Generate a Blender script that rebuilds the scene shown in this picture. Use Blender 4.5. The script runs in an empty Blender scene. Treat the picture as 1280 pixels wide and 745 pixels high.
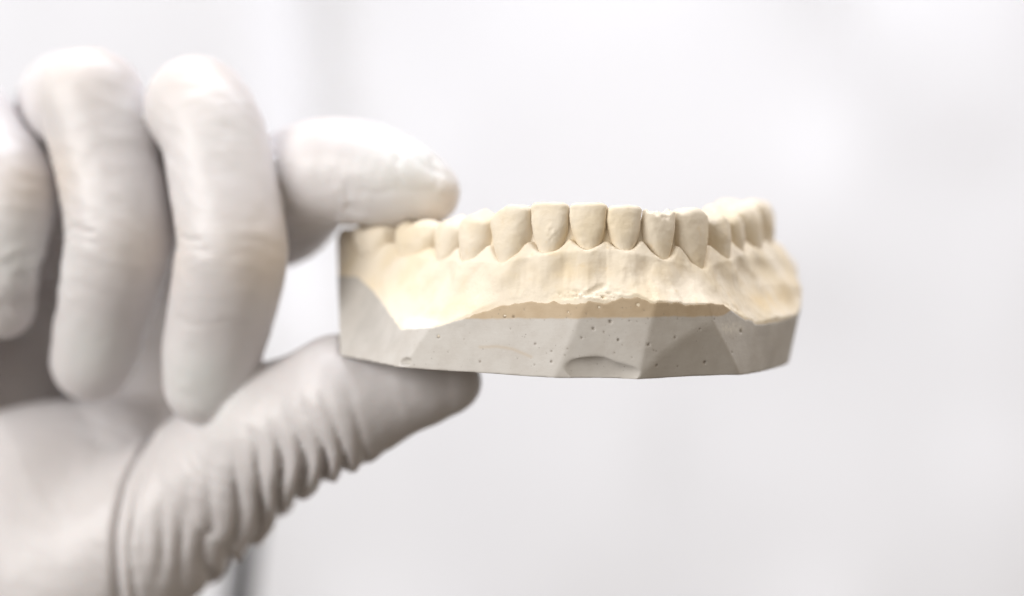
import bpy, math, random
import numpy as np

random.seed(7)
rng = np.random.default_rng(11)
f32 = np.float32
sc = bpy.context.scene
COL = sc.collection
MM = 0.001

# ------------------------------------------------------------------ camera frame
FPX, CD = 3133.0, 350.0              # focal length in photo pixels, distance (mm) to the plane y = 0


def P(px, py, y):
    """A point (mm) at depth y that the 1280 x 745 photo shows at px, py."""
    k = (CD + y) / FPX
    return np.array(((px - 640.0) * k, y, (372.5 - py) * k))


def PR(px, py, y, r):
    return P(px, py, y), r * (CD + y) / FPX


# ------------------------------------------------------------------ implicit surfaces -> meshes
def surface_nets(F, lo, h):
    S = F < 0
    nx, ny, nz = F.shape
    c = np.zeros((nx - 1, ny - 1, nz - 1), np.uint8)
    for dx in (0, 1):
        for dy in (0, 1):
            for dz in (0, 1):
                c += S[dx:nx - 1 + dx, dy:ny - 1 + dy, dz:nz - 1 + dz]
    act = (c > 0) & (c < 8)
    cells = np.argwhere(act)
    idx = np.full(act.shape, -1, np.int32)
    idx[act] = np.arange(len(cells), dtype=np.int32)
    offs = [(a, b, d) for a in (0, 1) for b in (0, 1) for d in (0, 1)]
    vals = [F[cells[:, 0] + o[0], cells[:, 1] + o[1], cells[:, 2] + o[2]].astype(np.float64) for o in offs]
    acc = np.zeros((len(cells), 3))
    cnt = np.zeros(len(cells))
    for i, a in enumerate(offs):
        for j, b in enumerate(offs):
            if j <= i or sum(abs(a[k] - b[k]) for k in range(3)) != 1:
                continue
            m = (vals[i] < 0) != (vals[j] < 0)
            t = np.where(m, vals[i] / np.where(m, vals[i] - vals[j], 1.0), 0.0)
            p = np.array(a)[None] + t[:, None] * (np.array(b) - np.array(a))[None]
            acc += np.where(m[:, None], p, 0)
            cnt += m
    V = (cells + acc / np.maximum(cnt, 1)[:, None]) * h + np.array(lo)[None]
    Q = []
    ii = idx
    for ax in range(3):
        A = S.take(range(F.shape[ax] - 1), ax)
        B = S.take(range(1, F.shape[ax]), ax)
        e = np.argwhere(A != B)
        o1, o2 = [(1, 2), (2, 0), (0, 1)][ax]
        ok = (e[:, o1] > 0) & (e[:, o2] > 0) & (e[:, o1] < F.shape[o1] - 1) & (e[:, o2] < F.shape[o2] - 1)
        e = e[ok]
        inside = S[e[:, 0], e[:, 1], e[:, 2]]

        def cell(d1, d2):
            k = e.copy()
            k[:, o1] -= d1
            k[:, o2] -= d2
            return ii[k[:, 0], k[:, 1], k[:, 2]]
        q = np.stack([cell(1, 1), cell(0, 1), cell(0, 0), cell(1, 0)], 1)
        q = np.where(inside[:, None], q, q[:, ::-1])
        Q.append(q)
    Q = np.concatenate(Q)
    Q = Q[(Q >= 0).all(1)]
    return V, Q


def mesh_sdf(f, lo, hi, h, slack=1.7):
    """Samples f finely only in the blocks near its zero set."""
    B = 8
    n = [int(math.ceil((hi[k] - lo[k]) / h / B)) for k in range(3)]
    cx = [lo[k] + (np.arange(n[k]) + 0.5) * B * h for k in range(3)]
    X, Y, Z = np.meshgrid(*cx, indexing='ij')
    C = f(X.ravel(), Y.ravel(), Z.ravel()).reshape(n)
    near = np.abs(C) < B * h * 0.87 * slack + 0.5
    F = np.repeat(np.repeat(np.repeat(C.astype(f32), B, 0), B, 1), B, 2)
    blocks = np.argwhere(near)
    o = (np.arange(B) + 0.0)
    ox, oy, oz = [a.ravel() for a in np.meshgrid(o, o, o, indexing='ij')]
    G = F.reshape(n[0], B, n[1], B, n[2], B)
    step = 600
    for i in range(0, len(blocks), step):
        b = blocks[i:i + step]
        x = lo[0] + (b[:, :1] * B + ox[None]) * h
        y = lo[1] + (b[:, 1:2] * B + oy[None]) * h
        z = lo[2] + (b[:, 2:3] * B + oz[None]) * h
        v = f(x.ravel(), y.ravel(), z.ravel()).reshape(len(b), B, B, B)
        G[b[:, 0], :, b[:, 1], :, b[:, 2], :] = v
    return surface_nets(F, lo, h)


def make_mesh(name, V, Q, origin, mat, parent=None, attrs=None, smooth=True):
    me = bpy.data.meshes.new(name)
    Vl = ((V - np.array(origin)[None]) * MM).astype(f32)
    me.vertices.add(len(Vl))
    me.vertices.foreach_set('co', Vl.ravel())
    me.loops.add(Q.size)
    me.loops.foreach_set('vertex_index', Q.astype(np.int32).ravel())
    me.polygons.add(len(Q))
    me.polygons.foreach_set('loop_start', np.arange(0, Q.size, 4, dtype=np.int32))
    me.polygons.foreach_set('loop_total', np.full(len(Q), 4, np.int32))
    me.update(calc_edges=True)
    me.validate()
    if smooth:
        me.polygons.foreach_set('use_smooth', np.ones(len(me.polygons), bool))
    for k, v in (attrs or {}).items():
        a = me.attributes.new(k, 'FLOAT', 'POINT')
        a.data.foreach_set('value', v.astype(f32))
    me.materials.append(mat)
    ob = bpy.data.objects.new(name, me)
    COL.objects.link(ob)
    if parent is None:
        ob.location = np.array(origin) * MM
    else:
        ob.parent = parent
    return ob


def smin(a, b, k):
    h = np.clip(0.5 + 0.5 * (b - a) / k, 0, 1)
    return b + (a - b) * h - k * h * (1 - h)


def smax(a, b, k):
    return -smin(-a, -b, k)


def sstep(x, a, b):
    t = np.clip((x - a) / (b - a), 0, 1)
    return t * t * (3 - 2 * t)


_LAT = rng.random((32, 32, 32)).astype(f32) * 2 - 1


def noise(x, y, z, s=1.0, o=0.0):
    x, y, z = x / s + o + 50, y / s + o * 1.7 + 50, z / s + o * 2.3 + 50
    ix, iy, iz = np.floor(x).astype(int), np.floor(y).astype(int), np.floor(z).astype(int)
    fx, fy, fz = x - ix, y - iy, z - iz
    fx, fy, fz = [t * t * t * (t * (t * 6 - 15) + 10) for t in (fx, fy, fz)]
    r = 0
    for a in (0, 1):
        for b in (0, 1):
            for c in (0, 1):
                w = (fx if a else 1 - fx) * (fy if b else 1 - fy) * (fz if c else 1 - fz)
                r = r + w * _LAT[(ix + a) & 31, (iy + b) & 31, (iz + c) & 31]
    return r


def cone(x, y, z, A, ra, B, rb):
    ab = B - A
    t = np.clip(((x - A[0]) * ab[0] + (y - A[1]) * ab[1] + (z - A[2]) * ab[2]) / max(ab @ ab, 1e-9), 0, 1)
    return np.sqrt((x - A[0] - t * ab[0]) ** 2 + (y - A[1] - t * ab[1]) ** 2 + (z - A[2] - t * ab[2]) ** 2) - (ra + (rb - ra) * t)


def chain(x, y, z, pts, k):
    r = None
    for (A, ra), (B, rb) in zip(pts, pts[1:]):
        c = cone(x, y, z, A, ra, B, rb)
        r = c if r is None else smin(r, c, k)
    return r


# ------------------------------------------------------------------ materials
def new_mat(name):
    m = bpy.data.materials.new(name)
    m.use_nodes = True
    nt = m.node_tree
    return m, nt, nt.nodes['Principled BSDF']


def nd(nt, t, **kw):
    n = nt.nodes.new(t)
    for k, v in kw.items():
        if k in n.inputs:
            n.inputs[k].default_value = v
        else:
            setattr(n, k, v)
    return n


def mixc(nt, fac, a, b):
    n = nt.nodes.new('ShaderNodeMix')
    n.data_type = 'RGBA'
    for sock, v in ((n.inputs[0], fac), (n.inputs[6], a), (n.inputs[7], b)):
        if hasattr(v, 'node'):
            nt.links.new(v, sock)
        elif isinstance(v, tuple):
            sock.default_value = (*v, 1) if len(v) == 3 else v
        else:
            sock.default_value = v
    return n.outputs[2]


def ramp(nt, src, a, b):
    n = nt.nodes.new('ShaderNodeMapRange')
    n.interpolation_type = 'SMOOTHSTEP'
    n.inputs[1].default_value = a
    n.inputs[2].default_value = b
    nt.links.new(src, n.inputs[0])
    return n.outputs[0]


def tex(nt, scale, detail=4, rough=0.55, stretch=None):
    co = nt.nodes.new('ShaderNodeTexCoord')
    v = co.outputs['Object']
    if stretch:
        mp = nt.nodes.new('ShaderNodeMapping')
        mp.inputs['Scale'].default_value = stretch
        nt.links.new(v, mp.inputs['Vector'])
        v = mp.outputs['Vector']
    n = nd(nt, 'ShaderNodeTexNoise', Scale=scale, Detail=detail, Roughness=rough)
    nt.links.new(v, n.inputs['Vector'])
    return n.outputs['Fac']


def bump_chain(nt, bsdf, items):
    prev = None
    for src, strength, dist in items:
        b = nd(nt, 'ShaderNodeBump', Strength=strength, Distance=dist)
        nt.links.new(src, b.inputs['Height'])
        if prev:
            nt.links.new(prev, b.inputs['Normal'])
        prev = b.outputs['Normal']
    nt.links.new(prev, bsdf.inputs['Normal'])


def cream_material():
    m, nt, b = new_mat('cream_plaster')
    c = mixc(nt, ramp(nt, tex(nt, 160, 3), 0.42, 0.68), (0.74, 0.66, 0.54), (0.72, 0.62, 0.465))
    c = mixc(nt, ramp(nt, tex(nt, 420, 5, 0.65), 0.58, 0.74), c, (0.72, 0.60, 0.43))
    st = nt.nodes.new('ShaderNodeAttribute')
    st.attribute_name = 'stain'
    c = mixc(nt, st.outputs['Fac'], c, (0.75, 0.58, 0.34))
    pale_at = nt.nodes.new('ShaderNodeAttribute')
    pale_at.attribute_name = 'pale'
    c = mixc(nt, pale_at.outputs['Fac'], c, (0.76, 0.74, 0.70))
    nt.links.new(c, b.inputs['Base Color'])
    b.inputs['Roughness'].default_value = 0.72
    b.inputs['Specular IOR Level'].default_value = 0.3
    bump_chain(nt, b, [(tex(nt, 700, 4, 0.6), 0.35, 0.00035), (tex(nt, 2600, 3, 0.7), 0.30, 0.00012)])
    return m


def base_material():
    m, nt, b = new_mat('grey_and_tan_stone')
    at = nt.nodes.new('ShaderNodeAttribute')
    at.attribute_name = 'layer'
    wob = tex(nt, 500, 3)
    ad = nd(nt, 'ShaderNodeMath', operation='MULTIPLY_ADD')
    nt.links.new(wob, ad.inputs[0])
    ad.inputs[1].default_value = 0.5
    nt.links.new(at.outputs['Fac'], ad.inputs[2])
    grey = mixc(nt, ramp(nt, tex(nt, 300, 4), 0.35, 0.7), (0.50, 0.475, 0.443), (0.46, 0.43, 0.395))
    tan = mixc(nt, ramp(nt, tex(nt, 400, 4), 0.35, 0.7), (0.47, 0.37, 0.255), (0.43, 0.33, 0.22))
    grey = mixc(nt, ramp(nt, tex(nt, 900, 5, 0.7, (1, 1, 2.5)), 0.55, 0.8), grey, (0.52, 0.50, 0.47))
    grey = mixc(nt, ramp(nt, tex(nt, 90, 4), 0.5, 0.75), grey, (0.41, 0.385, 0.355))
    c = mixc(nt, ramp(nt, ad.outputs[0], 0.05, 0.45), grey, tan)
    pores = ramp(nt, tex(nt, 3200, 2, 0.5), 0.70, 0.78)
    c = mixc(nt, pores, c, (0.22, 0.19, 0.16))
    p = nt.nodes.new('ShaderNodeAttribute')
    p.attribute_name = 'pit'
    c = mixc(nt, p.outputs['Fac'], c, (0.20, 0.165, 0.13))
    s = nt.nodes.new('ShaderNodeAttribute')
    s.attribute_name = 'streak'
    c = mixc(nt, s.outputs['Fac'], c, (0.45, 0.36, 0.26))
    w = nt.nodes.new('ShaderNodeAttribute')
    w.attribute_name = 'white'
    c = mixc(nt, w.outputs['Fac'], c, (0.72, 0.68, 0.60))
    nt.links.new(c, b.inputs['Base Color'])
    b.inputs['Roughness'].default_value = 0.7
    b.inputs['Specular IOR Level'].default_value = 0.3
    bump_chain(nt, b, [(tex(nt, 1500, 4, 0.6), 0.22, 0.00015), (tex(nt, 260, 3, 0.6, (1, 1, 5)), 0.10, 0.0003)])
    return m


def glove_material():
    m, nt, b = new_mat('white_latex')
    c = mixc(nt, ramp(nt, tex(nt, 60, 4), 0.35, 0.7), (0.64, 0.614, 0.618), (0.59, 0.56, 0.562))
    k = nt.nodes.new('ShaderNodeAttribute')
    k.attribute_name = 'stretch'
    c = mixc(nt, k.outputs['Fac'], c, (0.70, 0.58, 0.45))
    l = nt.nodes.new('ShaderNodeAttribute')
    l.attribute_name = 'loose'
    c = mixc(nt, l.outputs['Fac'], c, (0.74, 0.75, 0.745))
    nt.links.new(c, b.inputs['Base Color'])
    b.inputs['Roughness'].default_value = 0.40
    b.inputs['Specular IOR Level'].default_value = 0.42
    b.inputs['Subsurface Weight'].default_value = 0.12
    b.inputs['Subsurface Radius'].default_value = (1.0, 0.55, 0.4)
    b.inputs['Subsurface Scale'].default_value = 0.002
    bump_chain(nt, b, [(tex(nt, 190, 3, 0.5), 0.08, 0.001), (tex(nt, 420, 4, 0.6, (0.5, 1, 2.2)), 0.14, 0.0005)])
    return m


def plain(name, col, rough=0.6, metal=0.0, var=0.06, scale=8):
    m, nt, b = new_mat(name)
    d = tuple(v * (1 - var) for v in col)
    nt.links.new(mixc(nt, ramp(nt, tex(nt, scale, 4), 0.3, 0.7), col, d), b.inputs['Base Color'])
    b.inputs['Roughness'].default_value = rough
    b.inputs['Metallic'].default_value = metal
    return m


CREAM, STONE, LATEX = cream_material(), base_material(), glove_material()
WALLM = plain('white_cloth', (0.80, 0.80, 0.82), 0.8, var=0.04, scale=3)
RODM = plain('grey_metal', (0.10, 0.10, 0.11), 0.5, 0.0)

# ------------------------------------------------------------------ the dental cast: tooth table
# kind, photo x of the crown centre, depth, width, neck width, thickness at neck / edge, top z, zenith z of the gum
T = [
    ('molar', 488, 33, 10.8, 8.42, 9.6, 7.6, 11.9, 8),
    ('molar', 541, 24, 10.8, 8.42, 9.4, 7.4, 11.8, 6.4),
    ('premolar', 579, 16.5, 7.3, 3.94, 7.8, 5.4, 12.3, 5.5),
    ('premolar', 608, 10.5, 7, 3.78, 7.4, 5, 12.85, 5.2),
    ('canine', 650, 5.3, 6.8, 3.26, 7.4, 3.6, 13.2, 4.9),
    ('incisor', 693, 2.4, 5.6, 2.63, 6.2, 2.5, 13.4, 6.2),
    ('incisor', 737, 1, 5.2, 2.44, 6, 2.3, 13.3, 6.6),
    ('incisor', 777, 1, 4.9, 2.3, 6, 2.3, 12.95, 6.5),
    ('incisor', 815, 2.4, 4.9, 2.3, 6.2, 2.5, 12.2, 5.3),
    ('canine', 850, 5.8, 6.2, 2.98, 7.4, 3.6, 12.75, 4.1),
    ('premolar', 879, 11.5, 7, 3.78, 7.4, 5, 12.9, 5.6),
    ('premolar', 895, 18.5, 7.2, 3.89, 7.8, 5.4, 13.3, 6.6),
    ('molar', 911, 27, 10.6, 8.27, 9.4, 7.6, 14.2, 7.4),
    ('molar', 926, 36.5, 10.6, 8.27, 9.6, 7.8, 15.4, 8.2),
]
CEN = np.array([[P(t[1], 0, t[2])[0], t[2]] for t in T])
PAP = np.array([9.0, 8.6, 7.9, 7.6, 7.9, 8.3, 8.4, 8.1, 8.3, 7.8, 7.9, 8.6, 9.2, 9.6, 9.6])   # gum height between neighbours
ZB = np.array([3.3, -0.9, -4.6, -4.3, -1.3, -0.45, -0.7, -0.25, -0.6, -0.95, -3.8, -3.4, -2.4, 0.0])  # where gum meets the trimmed base


def spline_arch():
    d0 = CEN[0] - CEN[1]
    d1 = CEN[-1] - CEN[-2]
    pts = np.vstack([CEN[0] + 2.2 * d0, CEN[0] + 1.1 * d0, CEN, CEN[-1] + 1.1 * d1, CEN[-1] + 2.2 * d1])
    out, par = [], []
    for i in range(1, len(pts) - 2):
        p0, p1, p2, p3 = pts[i - 1:i + 3]
        for t in np.linspace(0, 1, 40, endpoint=False):
            out.append(0.5 * ((2 * p1) + (-p0 + p2) * t + (2 * p0 - 5 * p1 + 4 * p2 - p3) * t * t + (-p0 + 3 * p1 - 3 * p2 + p3) * t ** 3))
            par.append(i - 2 + t)
    return np.array(out), np.array(par)


ARC, PAR = spline_arch()
# a gently smoothed copy of the centre line
TAN = np.gradient(ARC, axis=0)
TAN /= np.linalg.norm(TAN, axis=1)[:, None]
for _ in range(30):
    TAN[1:-1] = (TAN[:-2] + TAN[1:-1] * 2 + TAN[2:]) / 4
TAN /= np.linalg.norm(TAN, axis=1)[:, None]
NOR = np.stack([TAN[:, 1], -TAN[:, 0]], 1)          # outward: to the lips and cheeks

# look-up maps (tooth coordinate s and outward distance n) on a plan grid
MX0, MY0, MH = -36.0, -14.0, 0.25
gx = np.arange(MX0, 56, MH)
gy = np.arange(MY0, 60, MH)
GX, GY = np.meshgrid(gx, gy, indexing='ij')
pp = np.stack([GX.ravel(), GY.ravel()], 1)
smap = np.zeros(len(pp))
nmap = np.zeros(len(pp))
for i in range(0, len(pp), 4000):
    q = pp[i:i + 4000]
    d2 = ((q[:, None] - ARC[None]) ** 2).sum(2)
    j = d2.argmin(1)
    v = q - ARC[j]
    smap[i:i + 4000] = PAR[j] + (v * TAN[j]).sum(1) * 0.13
    nmap[i:i + 4000] = np.sqrt(d2[np.arange(len(q)), j]) * np.sign((v * NOR[j]).sum(1))
smap = smap.reshape(GX.shape)
nmap = nmap.reshape(GX.shape)


def plan(x, y):
    u = np.clip((x - MX0) / MH, 0, len(gx) - 1.001)
    v = np.clip((y - MY0) / MH, 0, len(gy) - 1.001)
    i, j = u.astype(int), v.astype(int)
    a, b = u - i, v - j

    def L(M):
        return M[i, j] * (1 - a) * (1 - b) + M[i + 1, j] * a * (1 - b) + M[i, j + 1] * (1 - a) * b + M[i + 1, j + 1] * a * b
    return L(smap), L(nmap)


# ------------------------------------------------------------------ the trimmed base: planes
def zbot(x, y):
    return -11.0 - 0.015 * (x - 8) + 0.075 * (y + 4) - 0.055 * np.maximum(x - 30, 0)


def on_bottom(px, y):
    k = (CD + y) / FPX
    x = (px - 640) * k
    return np.array((x, y, zbot(x, y)))


bA, bB, bC, bD = on_bottom(425, 22), on_bottom(503, 5.6), on_bottom(693, -4.7), on_bottom(797, -5.2)
bE, bE2, bF = on_bottom(928, 4.0), on_bottom(944, 7.0), on_bottom(990, 27)
bG, bH = on_bottom(974, 47), on_bottom(436, 43)
tB = P(541, 415, 3.6)
tC = P(736, 376, -4.75)
tD = P(822, 380, -4.9)
tM = P(903, 406, -0.7)
tE = P(911, 412, 2.0)
tE2 = P(938, 408, 7.0)
PLANES = []


def plane(a, b, c):
    n = np.cross(b - a, c - a)
    n /= np.linalg.norm(n)
    ctr = np.array((8.0, 22.0, -6.0))
    if n @ (ctr - a) > 0:
        n = -n
    PLANES.append((n, n @ a))


plane(bA, bB, tB)
plane(bB, bC, tC)
plane(bC, bD, tC + (tD - tC) * 0.5)
plane(bD, tD, tM)
plane(bD, bE, tM)
plane(bE, bE2, tE)
plane(bE2, bF, bF + np.array((1.5, -0.9, 8.0)))
plane(bF, bG, bF + np.array((1.7, 0, 8.0)))
plane(bG, bH, bG + np.array((0, 0, 8.0)))
plane(bH, bA, bA + np.array((-0.9, 0.0, 8.0)))


def planes(x, y, z, k=0):
    r = None
    for i, (n, d) in enumerate(PLANES):
        v = n[0] * x + n[1] * y + n[2] * z - d
        if i == 4:          # ground slightly hollow
            v = v + 0.42 * np.clip(1 - ((x - 24.0) / 7.0) ** 2, -0.4, 1)
        r = v if r is None else (smax(r, v, 2.2 if i in (6, 7, 8) else k) if k else np.maximum(r, v))
    return r


NG = np.array([{'molar': 5.3, 'premolar': 4.1, 'canine': 4.05, 'incisor': 3.5}[t[0]] for t in T])
NG[11:] += (0.8, 1.7, 2.3)
ss = np.linspace(-2, 15, 681)
TI = np.arange(14)
ng_s = np.interp(ss, TI, NG)
zb_s = np.interp(ss, TI, ZB)
for _ in range(25):
    zb_s[1:-1] = (zb_s[:-2] + 2 * zb_s[1:-1] + zb_s[2:]) / 4
for _ in range(60):
    ng_s[1:-1] = (ng_s[:-2] + 2 * ng_s[1:-1] + ng_s[2:]) / 4
wav = 0.52 * noise(ss, ss * 0, ss * 0, 0.42, 2) + 0.32 * noise(ss, ss * 0, ss * 0, 0.17, 4)
zb_s = zb_s + wav * ((ss > 3.6) & (ss < 10))
ax_ = np.interp(ss, PAR, ARC[:, 0])
ay_ = np.interp(ss, PAR, ARC[:, 1])
nx_ = np.interp(ss, PAR, NOR[:, 0])
ny_ = np.interp(ss, PAR, NOR[:, 1])
D_s = np.full(len(ss), 1.0)
for d in np.arange(1.0, 16, 0.05):
    ins = planes(ax_ + nx_ * d, ay_ + ny_ * d, zb_s) < 0
    D_s = np.where(ins, d, D_s)
D_s = np.maximum(D_s, ng_s + 0.35)
for _ in range(6):
    D_s[1:-1] = (D_s[:-2] + 2 * D_s[1:-1] + D_s[2:]) / 4
# gum edge: low at the middle of each tooth, high between neighbours
zz_i = np.array([t[8] for t in T])
uu = np.clip(ss, -0.5, 13.5)
near_t = np.clip(np.round(uu), 0, 13).astype(int)
fr = uu - near_t
papv = np.where(fr < 0, PAP[near_t], PAP[near_t + 1])
ze_s = zz_i[near_t] + (papv - zz_i[near_t]) * np.clip(np.abs(fr) * 2, 0, 1) ** 1.7
ze_s = np.where((ss < -0.5) | (ss > 13.5), np.where(ss < 0, 11.4, 7.4), ze_s)
for _ in range(10):
    ze_s[1:-1] = (ze_s[:-2] + 2 * ze_s[1:-1] + ze_s[2:]) / 4


zt_i = np.array([t[7] for t in T])
zt_s = np.interp(ss, TI + 0.0, np.minimum(zt_i, 13.0)) - 0.75


def L1(s, arr):
    return np.interp(s, ss, arr)


SOFT = {}


def gum_field(x, y, z):
    s, n = plan(x, y)
    sw = s + 0.05 * noise(x, y, z, 2.3, 3)
    ng, zb, D, ze = L1(s, ng_s), L1(s, zb_s), L1(s, D_s), L1(sw, ze_s)
    f0 = s - np.round(s)
    bulge = np.cos(np.pi * f0) ** 2 * sstep(z, -1.0, 3.5) * np.where((s > -0.5) & (s < 13.5), 1, 0)
    nout = ng + 0.32 * bulge - 0.32 * (1 - bulge) * sstep(z, 1.0, 5.5)
    mol = np.maximum(1 - sstep(s, 1.2, 2.6), sstep(s, 10.2, 11.8))
    nout = nout - 0.30 * np.maximum(z - L1(s, np.interp(ss, TI, zz_i)), 0) - 0.15 * mol * np.maximum(z - (ze - 3.0), 0) ** 2 - sstep(s, 10.5, 12.0) * 0.30 * np.clip(z - 2.0, 0, 7)
    nout = nout + 0.26 * np.exp(-((z - (ze - 2.0)) / 1.5) ** 2) * sstep(-mol, -0.8, -0.2)
    nout = nout + 0.5 * mol * sstep(z, -2, 2)
    t = np.clip((5.2 - z) / (5.2 - np.minimum(zb, 3.0)), 0, 2.0)
    nout = nout + (D + 0.05 - ng) * t ** 1.7
    front = sstep(s, 3.2, 4.6) * (1 - sstep(s, 9.2, 10.5))
    nout = nout + 0.28 * noise(x, y, z, 4.6, 1) + 0.05 * noise(x, y, z, 1.1, 2)
    nout = nout + front * 0.05 * noise(x, y, z * 0.10, 0.55, 5) * sstep(z, -1.2, 1.5)
    nin = 5.2 + 1.6 * np.clip((4.5 - z) / 5.0, 0, 2) ** 2 + 0.2 * noise(x, y, z, 3, 7)
    web = smax(np.abs(n - 0.75) - 0.7, z - L1(s, zt_s), 0.5)
    top = z - (ze - 0.08 * np.maximum(-n - 2, 0) + 0.10 * noise(x, y, z, 1.6, 9))
    g = smax(n - nout, -n - nin, 1.0)
    g = smax(g, top, 0.7)
    g = smin(g, web, 0.35)
    # torn rough patch with a crack under the middle teeth, and one by the right corner
    for (px, py, yy, rx, rz, amp) in ((748, 371, -4, 3.4, 1.0, 0.5), (716, 372, -4, 2.6, 0.8, 0.35), (905, 396, 1, 2.4, 1.5, 0.5)):
        c = P(px, py, yy)
        w = np.exp(-((x - c[0]) / rx) ** 2 - ((z - c[2]) / rz) ** 2) * sstep(-y, -14, -8)
        g = g + w * amp * (0.10 + 0.6 * noise(x + 0.5 * z, y, z * 1.7, 0.8, 13) + 0.45 * noise(x, y, z * 1.5, 0.35, 14))
    a, b = P(733, 367, -4.2), P(753, 357, -4.0)
    g = smax(g, -(cone(x, y, z, a, 0.35, b, 0.55)), 0.25)
    a, b = P(687, 367, -4.2), P(702, 360, -4.0)
    g = smax(g, -(cone(x, y, z, a, 0.12, b, 0.25)), 0.2)
    # vertical seam under the middle of the jaw
    c = P(757, 340, 0)
    g = g + 0.07 * np.exp(-((x - c[0] - 0.05 * noise(x, y, z, 2)) / 0.16) ** 2) * sstep(z, 0.5, 2) * (y < 5)
    g = np.maximum(g, planes(x, y, z, 0.18) + 0.05 - 3.0 * sstep(z, zb + 0.5, zb + 4.5) * sstep(s, 0.6, 1.8) * (1 - sstep(s, 10.8, 12.2)))
    return np.maximum(g, np.minimum(zb, 1.5) - 1.6 - z)


PITS = []


def base_field(x, y, z):
    s, n = plan(x, y)
    zb = L1(s, zb_s)
    k = sstep(-n, 1.5, 6)
    zt = zb * (1 - k) + np.minimum(zb, -1.0) * k
    b = planes(x, y, z, 0.18)
    b = smax(b, zbot(x, y) - z + 0.04 * noise(x, y, z, 2.5, 3), 0.12)
    b = np.maximum(b, z - zt - 0.03 + 0.10 * noise(x, y, z, 0.8, 4))
    # scooped chip at the front lower edge and a small one at the left corner
    c = P(750, 464, -6.3)
    u, v, w = (x - c[0]) / 6.4, (y - c[1]) / 2.5, (z - c[2] + 0.45 * noise(x, y, z, 3.0, 6) + 0.09 * (x - c[0])) / 2.0
    b = smax(b, -(np.sqrt(u * u + v * v + w * w) - 1) * 1.6, 0.05)
    c = P(500, 452, 5.6)
    u, v, w = (x - c[0]) / 1.7, (y - c[1]) / 1.4, (z - c[2]) / 0.75
    b = smax(b, -(np.sqrt(u * u + v * v + w * w) - 1) * 0.9, 0.1)
    for c, r in PITS:
        m = (np.abs(x - c[0]) < r * 2) & (np.abs(z - c[2]) < r * 2) & (np.abs(y - c[1]) < r * 2)
        if m.any():
            d = r - np.sqrt((x[m] - c[0]) ** 2 + (y[m] - c[1]) ** 2 + (z[m] - c[2]) ** 2)
            b[m] = np.maximum(b[m], d)
    return b


def facet_point(px, py):
    """The point of the trimmed faces that the camera sees at px, py."""
    lo_, hi_ = -12.0, 30.0
    for _ in range(40):
        m = (lo_ + hi_) / 2
        p = P(px, py, m)
        if planes(*[np.array([v]) for v in p])[0] > 0:
            lo_ = m
        else:
            hi_ = m
    return P(px, py, hi_)


for px, py, r in ((631, 396, .30), (642, 396, .26), (548, 421, .3), (655, 387, .16), (710, 390, .17), (708, 397, .12), (749, 384, .2),
                  (742, 411, .27), (727, 422, .2), (755, 415, .15), (773, 425, .27), (763, 402, .3), (768, 441, .13), (689, 452, .24),
                  (689, 439, .2), (669, 430, .22), (638, 411, .16), (600, 452, .22), (668, 456, .14), (709, 436, .14), (706, 444, .14),
                  (683, 442, .12), (615, 396, .12), (798, 381, .26), (811, 431, .26), (817, 438, .15), (820, 439, .12), (844, 422, .22),
                  (821, 457, .24), (881, 453, .3), (847, 458, .16), (875, 411, .2), (893, 399, .18), (847, 398, .14), (926, 414, .36),
                  (915, 440, .18), (964, 424, .3), (790, 447, .14), (560, 440, .14), (580, 424, .14), (656, 421, .1), (647, 448, .12),
                  (680, 400, .1), (720, 385, .1), (733, 392, .12), (787, 401, .16), (796, 402, .12), (810, 398, .14), (805, 388, .12),
                  (830, 392, .12), (778, 431, .12), (735, 402, .1)):
    PITS.append((facet_point(px, py), r * 0.85))


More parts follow.
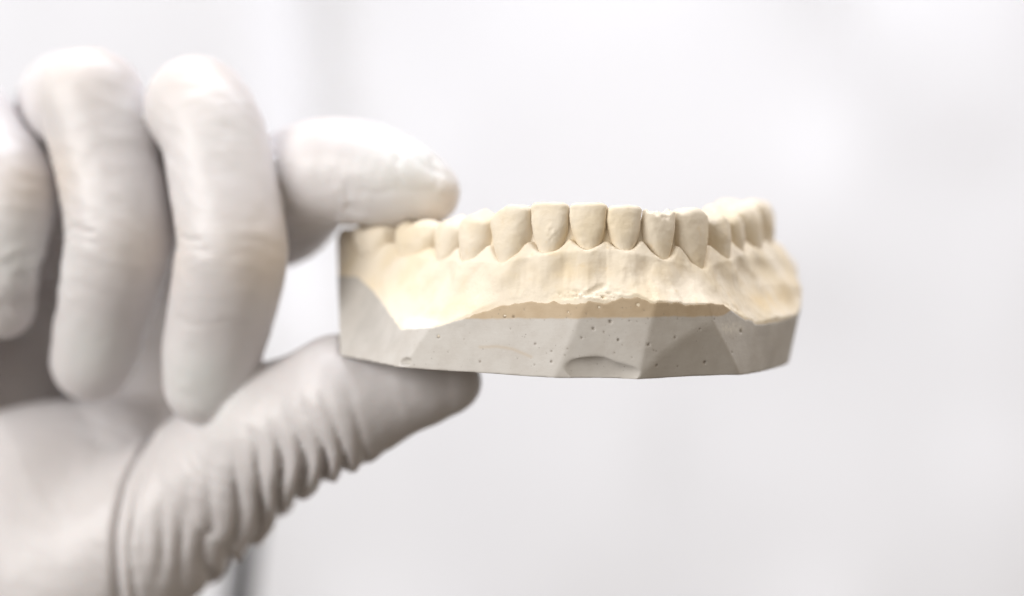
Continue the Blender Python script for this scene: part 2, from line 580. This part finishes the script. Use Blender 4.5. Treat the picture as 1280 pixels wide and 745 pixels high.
def tooth_field(i):
    kind, px, yy, w, wn, tn, tt, zt, zz = T[i]
    k = int(np.argmin(np.abs(PAR - i)))
    tx, ty = TAN[k]
    nx, ny = NOR[k]
    cx, cy = CEN[i]
    zn = zz - 0.6
    a0, a1, b0, b1 = wn / 2, w / 2 * 1.01, tn / 2, tt / 2
    seed = 20 + i

    def f(x, y, z):
        u = (x - cx) * tx + (y - cy) * ty
        v = (x - cx) * nx + (y - cy) * ny
        q = np.clip((z - zn) / (zt - zn), -1, 1.2)
        qa = np.clip(q / 0.80, 0, 1)
        a = a0 + (a1 - a0) * (np.sin(np.clip((q + 0.02) / 0.80, 0, 1) * np.pi / 2) ** 1.05 if kind in ('incisor', 'canine') else np.sin(qa * np.pi / 2) ** 1.1)
        if kind in ('incisor', 'canine'):
            b = b0 + (b1 - b0) * np.clip(q, 0, 1) ** 0.9
            vl = b0 + 0.22 * np.sin(np.pi * np.clip(q, 0, 1)) - 0.35 * np.clip(q, 0, 1) ** 3 + 0.10 * q
        else:
            a = a - (0.10 * w) * sstep(q, 0.75, 1.1)
            b = b0 + (b1 - b0) * np.clip(q, 0, 1) ** 1.6
            vl = b0 + 0.45 * np.sin(np.pi * np.clip(q * 0.9, 0, 1)) - 0.9 * np.clip(q, 0, 1) ** 2
        vl = vl - 1.3 * np.clip(-q, 0, 1)
        a = np.where(q < 0, a0 * (1 + 0.15 * q), a)
        vc = vl - b
        p = 2.5 if kind != 'molar' else 3.0
        e = (np.abs(u / a) ** p + np.abs((v - vc) / b) ** p + 1e-9) ** (1 / p)
        g = (e - 1) * np.minimum(a, b) * 0.9
        if kind == 'incisor':
            top = zt - 0.10 * (u / a1) ** 2 - 0.45 * np.clip(np.abs(u / a1) - 0.72, 0, 1) ** 1.5 * 4 * 0.3
            if i == 8:     # the chipped edge
                top = top + 0.55 * sstep(u, 0.7, 2.3) - 0.35 * np.exp(-((u - 0.2) / 0.7) ** 2) - 0.25 * np.exp(-((u + 1.1) / 0.35) ** 2) \
                    + 0.35 * noise(x, y, z, 0.7, 4) + 0.5 * sstep(u, -1.6, -2.3) - 0.22 * np.maximum(v - 1.4, 0)
            if i == 5:
                top = top + 0.05 * noise(x, y, z, 1.0, 5)
        elif kind == 'canine':
            if i == 4:
                top = zt - 0.42 * np.maximum(0.5 - u, 0) - 0.10 * np.maximum(u - 0.5, 0) - 0.14 * np.maximum(-u - 1.6, 0)
            else:
                top = zt - 0.16 * np.maximum(-u, 0) - 0.34 * np.maximum(u - 0.6, 0) - 0.25 * np.maximum(u - 1.9, 0)
        elif kind == 'premolar':
            vv = (v - vl + b0)
            top = zt - 0.30 * np.abs(u) - 0.42 * np.clip(np.abs(vv - 0.9), 0, 2.0) + 0.55 * np.clip(-vv - 1.3, 0, 1.6)
        else:
            lob = np.abs(np.sin(np.pi * (u / w + 0.5) * 2))
            top = zt - 0.75 + 0.75 * lob ** 0.8 - 0.75 * np.exp(-((v - vc) / 1.2) ** 2) - 0.10 * np.abs(v)
        g = smax(g, (z - top) * 0.85, {'incisor': 0.55, 'canine': 0.75, 'premolar': 0.9, 'molar': 1.1}[kind])
        g = smax(g, (zz - 3.2) - z, 0.5)
        g = g + (0.14 if kind == 'molar' else 0.06) * noise(x, y, z, 1.8, seed) + 0.025 * noise(x, y, z, 0.6, seed)
        if i == 5:      # a scuffed lump below the middle of this tooth
            c = P(690, 292, -2)
            w_ = np.exp(-((x - c[0]) / 1.1) ** 2 - ((z - c[2]) / 1.3) ** 2)
            g = g - 0.12 * w_ + 0.10 * w_ * noise(x, y, z, 0.45, 3)
        return g
    return f


# ------------------------------------------------------------------ build the cast
ORG = np.array((8.0, 20.0, -9.6))
cast = bpy.data.objects.new('dental_cast', None)
COL.objects.link(cast)
cast.location = ORG * MM
cast.empty_display_size = 0.02
cast['label'] = 'cream plaster model of lower teeth on a trimmed grey base, pinched by gloved fingers'
cast['category'] = 'dental model'

V, Q = mesh_sdf(base_field, (-31, -9, -13.5), (46, 52, 6), 0.17)
zi = -2.75 + 0.55 * np.maximum(-9.5 - V[:, 0], 0) + 0.55 * np.maximum(V[:, 0] - 29.5, 0) + 0.012 * (V[:, 0] - 10)
zi += 3.0 * (V[:, 1] > 30)
pit = np.zeros(len(V))
for c, r in PITS:
    d = np.sqrt(((V - c[None]) ** 2).sum(1))
    pit = np.maximum(pit, np.clip((r * 1.12 - d) / (0.3 * r), 0, 1) * 0.55)
st = np.zeros(len(V))
line = [facet_point(*p) for p in ((600, 434), (622, 433), (640, 436), (664, 446))]
for a, b in zip(line, line[1:]):
    d = cone(V[:, 0], V[:, 1], V[:, 2], a, 0, b, 0)
    st = np.maximum(st, 0.45 * np.exp(-(d / 0.22) ** 2))
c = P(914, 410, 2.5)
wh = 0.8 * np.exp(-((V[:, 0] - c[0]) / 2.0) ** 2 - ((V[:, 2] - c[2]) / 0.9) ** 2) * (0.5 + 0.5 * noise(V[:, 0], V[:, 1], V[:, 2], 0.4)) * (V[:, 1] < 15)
base = make_mesh('base', V, Q, ORG, STONE, cast, {'layer': V[:, 2] - zi, 'pit': pit, 'streak': st, 'white': np.clip(wh, 0, 1)})
base['label'] = 'grey stone base trimmed into flat faces with a tan upper layer'

V, Q = mesh_sdf(gum_field, (-32, -9, -8), (48, 52, 10.5), 0.17)
stain = np.zeros(len(V))
for px, py, yy, rx, rz, amp in ((470, 355, 20, 4, 1.8, .22), (530, 392, 6, 5, 1.2, .3), (600, 385, 0, 3, 0.8, .35), (955, 376, 22, 4, 1.4, .6),
                                (985, 360, 30, 3, 2, .4), (692, 317, -2, 0.9, 0.35, .6), (900, 385, 2, 2.5, 1.2, .35), (740, 335, -3, 8, 1.4, .22),
                                (700, 345, -3, 5, 1.0, .2)):
    c = P(px, py, yy)
    stain += amp * np.exp(-((V[:, 0] - c[0]) / rx) ** 2 - ((V[:, 2] - c[2]) / rz) ** 2)
stain *= 0.75 + 0.5 * noise(V[:, 0], V[:, 1], V[:, 2], 1.5)
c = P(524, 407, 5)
pale = np.exp(-(((V[:, 0] - c[0]) / 2.6) ** 2 + ((V[:, 2] - c[2]) / 1.1) ** 2)) * (V[:, 1] < 15)  # two paler patches where the gum meets the base corners
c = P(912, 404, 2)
pale += 0.6 * np.exp(-(((V[:, 0] - c[0]) / 1.8) ** 2 + ((V[:, 2] - c[2]) / 0.6) ** 2)) * (V[:, 1] < 15)
gum = make_mesh('gum', V, Q, ORG, CREAM, cast, {'stain': np.clip(stain, 0, 0.8), 'pale': np.clip(pale, 0, 1)})

TF = []
for i, t in enumerate(T):
    f = tooth_field(i)
    TF.append(f)
    r = max(t[3], t[5]) / 2 + 1.6
    lo = (CEN[i, 0] - r, CEN[i, 1] - r, t[8] - 4.0)
    hi = (CEN[i, 0] + r, CEN[i, 1] + r, t[7] + 1.2)
    V, Q = mesh_sdf(f, lo, hi, 0.15 if 2 <= i <= 10 else 0.2)
    o = make_mesh(t[0], V, Q, ORG, CREAM, cast, {'stain': np.zeros(len(V))})
    if i == 8:
        o['label'] = 'incisor with a chipped hollow biting edge'

# ------------------------------------------------------------------ the gloved hand
HAND = {
    'middle': [(240, 245, 96, 66), (246, 134, 34, 65), (265, 165, 31, 66), (279, 225, 29, 68), (290, 300, 27, 69), (288, 335, 28, 70), (277, 390, 31, 67), (265, 440, 33, 62), (258, 478, 35, 54)],
    'ring': [(92, 245, 100, 76), (88, 132, 56, 68), (113, 127, 38, 68), (124, 162, 37, 67), (136, 210, 36, 67), (147, 262, 35, 67.5), (148, 310, 35, 67), (134, 372, 38, 61.5), (121, 430, 43, 56), (114, 452, 46, 51)],
    'pinky': [(0, 255, 98, 72), (-48, 150, 50, 62), (-16, 195, 45, 59), (14, 237, 40, 57), (9, 300, 39, 49), (3, 350, 41, 45), (2, 380, 43, 43)],
    'index': [(255, 275, 90, 88), (345, 254, 52, 80), (395, 217, 35, 67), (440, 215, 31, 67), (488, 224, 28, 59.5), (531, 240, 27, 43.5)],
}
FING = {k: [PR(*p) for p in v] for k, v in HAND.items()}


def resample(pts, n=5):
    A = np.array([np.append(p, r) for p, r in pts])
    A = np.vstack([2 * A[0] - A[1], A, 2 * A[-1] - A[-2]])
    out = []
    for i in range(1, len(A) - 2):
        for t in np.linspace(0, 1, n, endpoint=False):
            p0, p1, p2, p3 = A[i - 1:i + 3]
            out.append(0.5 * (2 * p1 + (p2 - p0) * t + (2 * p0 - 5 * p1 + 4 * p2 - p3) * t * t + (3 * p1 - p0 - 3 * p2 + p3) * t ** 3))
    out.append(A[-2])
    return [(o[:3], o[3]) for o in out]


DENSE = {k: (v[:2] + resample(v[2:]) if k == 'ring' else [v[0]] + resample(v[1:])) for k, v in FING.items()}
BOX = {k: (np.min([p - r for p, r in v], 0), np.max([p + r for p, r in v], 0)) for k, v in DENSE.items()}


def tube_field(x, y, z, pts, box, margin=5.0):
    # a smooth swept tube; away from it a plain box distance is enough
    (x0, y0, z0), (x1, y1, z1) = box
    d = np.sqrt(np.maximum(np.maximum(x0 - x, x - x1), 0) ** 2 + np.maximum(np.maximum(y0 - y, y - y1), 0) ** 2
                + np.maximum(np.maximum(z0 - z, z - z1), 0) ** 2) + 0.5
    m = d < margin
    if m.any():
        xm, ym, zm = x[m], y[m], z[m]
        r = None
        for (A, ra), (B, rb) in zip(pts, pts[1:]):
            c = cone(xm, ym, zm, A, ra, B, rb)
            r = c if r is None else np.minimum(r, c)
        d[m] = r
    return d


THUMB = [PR(*p) for p in ((562, 477, 28, 40), (505, 482, 28, 50), (430, 500, 30, 74), (350, 537, 36, 75), (268, 600, 46, 84), (185, 662, 50, 94), (60, 745, 55, 120))]
THENAR = [PR(*p) for p in ((150, 600, 66, 98), (70, 645, 64, 138), (-40, 720, 60, 150))]
PALM = [PR(*p) for p in ((225, 260, 92, 95), (110, 330, 108, 115), (20, 420, 112, 120), (-60, 560, 95, 140), (-150, 760, 92, 170), (-260, 960, 95, 170))]
PALM3 = [PR(*p) for p in ((225, 300, 100, 90), (205, 440, 98, 78), (175, 570, 82, 90))]
PALM2 = [PR(*p) for p in ((0, 270, 98, 85), (-115, 300, 64, 88), (-118, 420, 68, 92), (-150, 600, 92, 140), (-200, 800, 95, 160))]  # little-finger side; upper part bulged forward out of view to block side light
TH = np.array([p for p, r in THUMB])
seg = np.linalg.norm(np.diff(TH, axis=0), axis=1)
cum = np.concatenate([[0], np.cumsum(seg)])


def along_thumb(x, y, z):
    best = np.full(x.shape, 1e9)
    L = np.zeros(x.shape)
    up = np.zeros(x.shape)
    for i in range(len(TH) - 1):
        A, B = TH[i], TH[i + 1]
        ab = B - A
        t = np.clip(((x - A[0]) * ab[0] + (y - A[1]) * ab[1] + (z - A[2]) * ab[2]) / (ab @ ab), 0, 1)
        qx, qy, qz = x - A[0] - t * ab[0], y - A[1] - t * ab[1], z - A[2] - t * ab[2]
        d = qx * qx + qy * qy + qz * qz
        m = d < best
        best = np.where(m, d, best)
        L = np.where(m, cum[i] + t * seg[i], L)
        # up across the axis in the picture plane
        n2 = np.array((-ab[2], 0, ab[0]))
        n2 = n2 / np.linalg.norm(n2)
        if n2[2] < 0:
            n2 = -n2
        up = np.where(m, (qx * n2[0] + qz * n2[2]) / np.sqrt(d + 1e-6), up)
    return L, up


def ridges(ph):
    return (1 - np.abs(np.sin(ph))) ** 1.5          # narrow raised folds


def lobes(ph):
    return np.abs(np.sin(ph)) ** 0.8 - 0.55      # rounded folds with sharp valleys


def groove(x, y, z, pts, w, amp, yfar=80):
    d = np.full(x.shape, 1e9)
    for a, b in zip(pts, pts[1:]):
        A, B = (a, b) if isinstance(a, np.ndarray) else (P(*a), P(*b))
        ax, az, bx, bz = A[0], A[2], B[0], B[2]
        t = np.clip(((x - ax) * (bx - ax) + (z - az) * (bz - az)) / ((bx - ax) ** 2 + (bz - az) ** 2), 0, 1)
        d = np.minimum(d, np.hypot(x - ax - t * (bx - ax), z - az - t * (bz - az)))
    return amp * np.exp(-(d / w) ** 2) * (y < yfar)


def hand_field(x, y, z):
    palm = smin(chain(x, y, z, PALM, 6), smin(chain(x, y, z, PALM2, 6), chain(x, y, z, PALM3, 6), 6), 8)
    th = chain(x, y, z, THUMB, 5)
    palm = smin(palm, smin(th, chain(x, y, z, THENAR, 6), 6), 6)
    # folds of loose latex across the thumb and its root
    L, up = along_thumb(x, y, z)
    wv = -(x + (0.42 - 0.006 * L) * z) + 0.9 * noise(x, y, z, 8, 3) + 1.0 * up
    low = sstep(-up, -0.45, 0.4)
    env = sstep(L, 10, 18) * (1 - sstep(L, 50, 64))
    low = low * (1 + 0.7 * sstep(-up, 0.3, 0.9))
    fold = 1.0 * lobes(wv * 0.98 + 0.7 * noise(x, y, z, 10, 8)) + 0.14 * lobes(wv * 2.1 + 1.6 * noise(x, y, z, 6, 9))
    near = np.exp(-np.maximum(th, 0) / 4)
    palm = palm - near * env * low * fold * (0.85 + 0.5 * noise(x, y, z, 7, 6)) * 1.25
    palm = palm + groove(x, y, z, ((192, 540, 50), (170, 600, 50), (161, 660, 50), (160, 760, 50)), 0.7, 1.2)
    palm = palm + groove(x, y, z, ((205, 545, 50), (186, 610, 50), (178, 680, 50), (182, 760, 50)), 0.6, 0.5)
    h = palm
    for k, pts in FING.items():
        h = smin(h, cone(x, y, z, *pts[0], *pts[1]) + 1.3, 4)
    tips = None
    for k, pts in FING.items():
        c = tube_field(x, y, z, DENSE[k], BOX[k])
        tips = c if tips is None else smin(tips, c, 0.4)
    h = smin(h, tips, 0.7)
    # bulge over the end joints and crinkles beside them
    for k, j in (('middle', 5), ('ring', 6), ('pinky', 3)):
        A = FING[k][j][0]
        r = FING[k][j][1]
        w = np.exp(-((z - A[2] - 2) / 4.0) ** 2) * (np.hypot(x - A[0], y - A[1]) < r * 1.6) * sstep(x - A[0], 2, -r)
        h = h - 0.16 * w * ridges(z * 1.8 - 0.35 * x + 1.2 * noise(x, y, z, 4, 2))
        B, rb = FING[k][-1]
        w = np.exp(-((x - B[0] - 1) / 4.0) ** 2 - ((z - B[2] - 1.0) / 5.0) ** 2) * (y < B[1])
        h = h + 0.45 * w
    # crumpled loose tips
    for (px, py, yy, rad, amp) in ((15, 360, 30, 6.0, 0.6), (430, 262, 28, 4.0, 0.3)):
        A = P(px, py, yy)
        w = np.exp(-((x - A[0]) ** 2 + (z - A[2]) ** 2) / rad ** 2)
        h = h - amp * w * (np.abs(noise(x + 0.6 * z, y, z - 0.5 * x, 3.2, 21)) * -1.6 + 0.35 + 0.4 * noise(x, y, z, 1.6, 22))
    for pts, w_, am in ((((490, 172, 0), (520, 200, 0), (560, 222, 0)), 0.45, 0.2), (((455, 240, 0), (510, 236, 0), (560, 250, 0)), 0.5, 0.22),
                        (((505, 180, 0), (492, 205, 0), (500, 228, 0)), 0.4, 0.22), (((540, 198, 0), (548, 222, 0), (538, 240, 0)), 0.4, 0.22),
                        (((470, 160, 0), (476, 182, 0), (494, 200, 0)), 0.45, 0.2), (((425, 268, 0), (432, 250, 0), (428, 232, 0)), 0.5, 0.25),
                        (((414, 270, 0), (418, 248, 0)), 0.45, 0.22)):
        h = h + groove(x + 0.5 * noise(x, y, z, 2.5, 31), y, z + 0.5 * noise(x, y, z, 2.5, 32), [P(a, b, 20) for a, b, _ in pts], w_, am, 29)
    for pts, w_, am in ((((213, 301), (232, 297), (255, 301)), 0.32, 0.3), (((218, 311), (240, 309), (268, 315)), 0.3, 0.2), (((216, 290), (230, 287)), 0.3, 0.2),
                        (((76, 292), (96, 288), (118, 292)), 0.32, 0.3), (((78, 303), (104, 301), (124, 306)), 0.3, 0.2),
                        (((225, 400), (250, 408), (285, 402)), 0.4, 0.14), (((120, 425), (150, 432)), 0.4, 0.2), (((205, 190), (222, 205)), 0.35, 0.18)):
        h = h + groove(x + 0.4 * noise(x, y, z, 2.0, 31), y, z + 0.4 * noise(x, y, z, 2.0, 32), [P(a, b, 28) for a, b in pts], w_, am, 34)
    h = h + 0.05 * noise(x, y, z, 7, 1) + 0.06 * noise(x, y, z, 2.2, 2)
    h = h - 0.10 * ridges(0.45 * x + 0.9 * z + 3.0 * noise(x, y, z, 9, 12)) * sstep(noise(x, y, z, 12, 15), -0.1, 0.4)
    # pressed flat where it touches the cast
    m = (x > -34) & (y < 55)
    if m.any():
        xm, ym, zm = x[m], y[m], z[m]
        b = np.maximum(np.maximum(planes(xm, ym, zm), zbot(xm, ym) - zm), zm - 3.0)
        for i in (0, 1, 2):
            b = np.minimum(b, TF[i](xm, ym, zm))
        h[m] = smax(h[m], -(b - 0.02), 0.6)
    return h


HO = P(60, 420, 70)
V, Q = mesh_sdf(hand_field, (-150, 4, -88), (2, 128, 44), 0.5, 1.4)
X_, Y_, Z_ = V[:, 0], V[:, 1], V[:, 2]


def spot(pts):
    r = np.zeros(len(V))
    for px, py, yy, rad, amp in pts:
        A = P(px, py, yy)
        r = np.maximum(r, amp * np.exp(-((X_ - A[0]) ** 2 + (Z_ - A[2]) ** 2 + 0.5 * (Y_ - A[1]) ** 2) / rad ** 2))
    return r


stretch = spot(((330, 325, 20, 6, .35), (190, 315, 24, 5.5, .35), (40, 222, 28, 5.5, .6), (250, 80, 28, 8, .2), (95, 65, 34, 8, .22),
                (545, 250, 22, 5, .5), (400, 160, 34, 5, .2)))
loose = spot(((515, 200, 24, 7, .9), (250, 480, 28, 6, .75), (105, 450, 32, 6, .7), (290, 165, 22, 6, .2), (20, 330, 28, 7, .85), (160, 150, 32, 6, .15)))
hand = make_mesh('gloved_hand', V, Q, HO, LATEX, None, {'stretch': stretch, 'loose': loose})
hand['label'] = 'hand in a wrinkled white latex glove, index finger and thumb pinching the plaster jaw model'
hand['category'] = 'hand'

# ------------------------------------------------------------------ blurred white cloth behind and a rod
WY = 950.0
WO = np.array((0, WY, -460.0))

def fold_depth(x, z):
    q = x + 0.06 * z
    d = 10 * np.sin(q / 52.0) + 3 * np.sin(q / 27.0 + 1.3) + 8 * noise(x, z * 0.25, 0 * x, 90, 3) + 4 * noise(x, z * 0.5, 0 * x, 40, 5)
    c = P(392, 0, WY)[0]
    d = d + 22 * np.exp(-((q - c) / 17.0) ** 2) * sstep(z, -40, 60)
    c = P(852, 0, WY)[0]
    d = d + 5 * np.exp(-((x - c) / 5.0) ** 2) * sstep(-z, -40, 60)
    return d


nx, nz = 441, 117
xs, zs = np.meshgrid(np.linspace(-1100, 1100, nx), np.linspace(-460, 700, nz), indexing='ij')
F_ = np.stack([xs, WY + fold_depth(xs, zs), zs], 2).reshape(-1, 3)
i = np.arange(nx * nz).reshape(nx, nz)
q = np.stack([i[:-1, :-1], i[1:, :-1], i[1:, 1:], i[:-1, 1:]], 2).reshape(-1, 4)
n = nx * nz
rim = np.concatenate([i[:, 0], i[-1, 1:], i[::-1, -1][1:], i[0, ::-1][1:-1]])
r2 = np.roll(rim, -1)
Q_ = np.concatenate([q, q[:, ::-1] + n, np.stack([rim, rim + n, r2 + n, r2], 1)])
curtain = make_mesh('curtain', np.concatenate([F_, F_ + np.array((0, 3.0, 0))]), Q_, WO, WALLM)
curtain['label'] = 'white cloth curtain hanging in soft folds, far out of focus behind the hand'
curtain['category'] = 'curtain'

A, B = P(286, 860, 260), P(326, 500, 260)
rod = bpy.data.objects.new('stand', None)
COL.objects.link(rod)
rod.location = A * MM
rod['label'] = 'thin grey metal rod standing blurred behind the wrist of the glove'
rod['category'] = 'stand'


def tube(name, a, b, r, mat, parent, origin):
    import bmesh
    from mathutils import Vector
    bm = bmesh.new()
    bmesh.ops.create_cone(bm, cap_ends=True, segments=32, radius1=r * MM, radius2=r * MM, depth=float(np.linalg.norm(b - a)) * MM)
    q = Vector((b - a)).to_track_quat('Z', 'Y')
    mid = Vector(((a + b) / 2 - origin) * MM)
    for v in bm.verts:
        v.co = q @ v.co + mid
    for f in bm.faces:
        f.smooth = len(f.verts) == 4
    me = bpy.data.meshes.new(name)
    bm.to_mesh(me)
    bm.free()
    me.materials.append(mat)
    ob = bpy.data.objects.new(name, me)
    COL.objects.link(ob)
    ob.parent = parent


tube('rod', A, B, 3.6, RODM, rod, A)
tube('clamp', A + (B - A) * 0.93, B, 5.4, RODM, rod, A)

# ------------------------------------------------------------------ light
def area(name, loc, target, size, power, col, size_y=None):
    l = bpy.data.lights.new(name, 'AREA')
    l.energy = power
    l.color = col
    l.size = size
    if size_y:
        l.shape = 'RECTANGLE'
        l.size_y = size_y
    o = bpy.data.objects.new(name, l)
    COL.objects.link(o)
    from mathutils import Vector
    o.location = loc
    o.rotation_euler = (Vector(target) - Vector(loc)).to_track_quat('-Z', 'Y').to_euler()
    return o


area('front_fill', (-0.60, -0.80, 0.28), (0.0, 0.02, 0.0), 0.4, 3.7, (1.0, 0.985, 0.965))  # fill lamp added to lift the shaded left end of the cast
area('key_softbox', (-0.86, -0.50, 0.25), (0.0, 0.02, 0.0), 0.42, 6.5, (1.0, 0.985, 0.965))
area('top_softbox', (-0.1, 0.25, 1.0), (-0.03, 0.02, 0.0), 0.6, 0.5, (1.0, 0.99, 0.98))
area('right_fill', (0.9, -0.25, 0.35), (0.0, 0.02, 0.0), 0.7, 1.3, (1.0, 0.80, 0.58))
area('curtain_fill', (0.2, 0.15, 1.1), (0.05, 0.95, -0.35), 1.4, 19.6, (0.88, 0.91, 1.0), 0.5)  # unseen lamp added to brighten the curtain
w = bpy.data.worlds.new('World')
sc.world = w
w.use_nodes = True
bg = w.node_tree.nodes['Background']
# a room that is light above and darker below
wnt = w.node_tree
tc = wnt.nodes.new('ShaderNodeTexCoord')
sp = wnt.nodes.new('ShaderNodeSeparateXYZ')
wnt.links.new(tc.outputs['Generated'], sp.inputs[0])
wnt.links.new(mixc(wnt, ramp(wnt, sp.outputs[2], -0.7, 0.8), (0.18, 0.152, 0.124), (0.56, 0.52, 0.46)), bg.inputs[0])
bg.inputs[1].default_value = 1.0

# ------------------------------------------------------------------ camera
cd = bpy.data.cameras.new('camera')
cam = bpy.data.objects.new('camera', cd)
COL.objects.link(cam)
cam.location = (0, -CD * MM, 0)
cam.rotation_euler = (math.pi / 2, 0, 0)
cd.sensor_width = 36
cd.lens = 36 * FPX / 1280
cd.clip_start = 0.02
cd.clip_end = 20
cd.dof.use_dof = True
cd.dof.focus_distance = (CD - 1.5) * MM
cd.dof.aperture_fstop = 7.0
sc.camera = cam
sc.render.engine = 'CYCLES'
sc.cycles.use_denoising = True
sc.view_settings.view_transform = 'Standard'
sc.view_settings.look = 'None'
sc.view_settings.exposure = 0
sc.view_settings.gamma = 1
sc.view_settings.use_curve_mapping = False
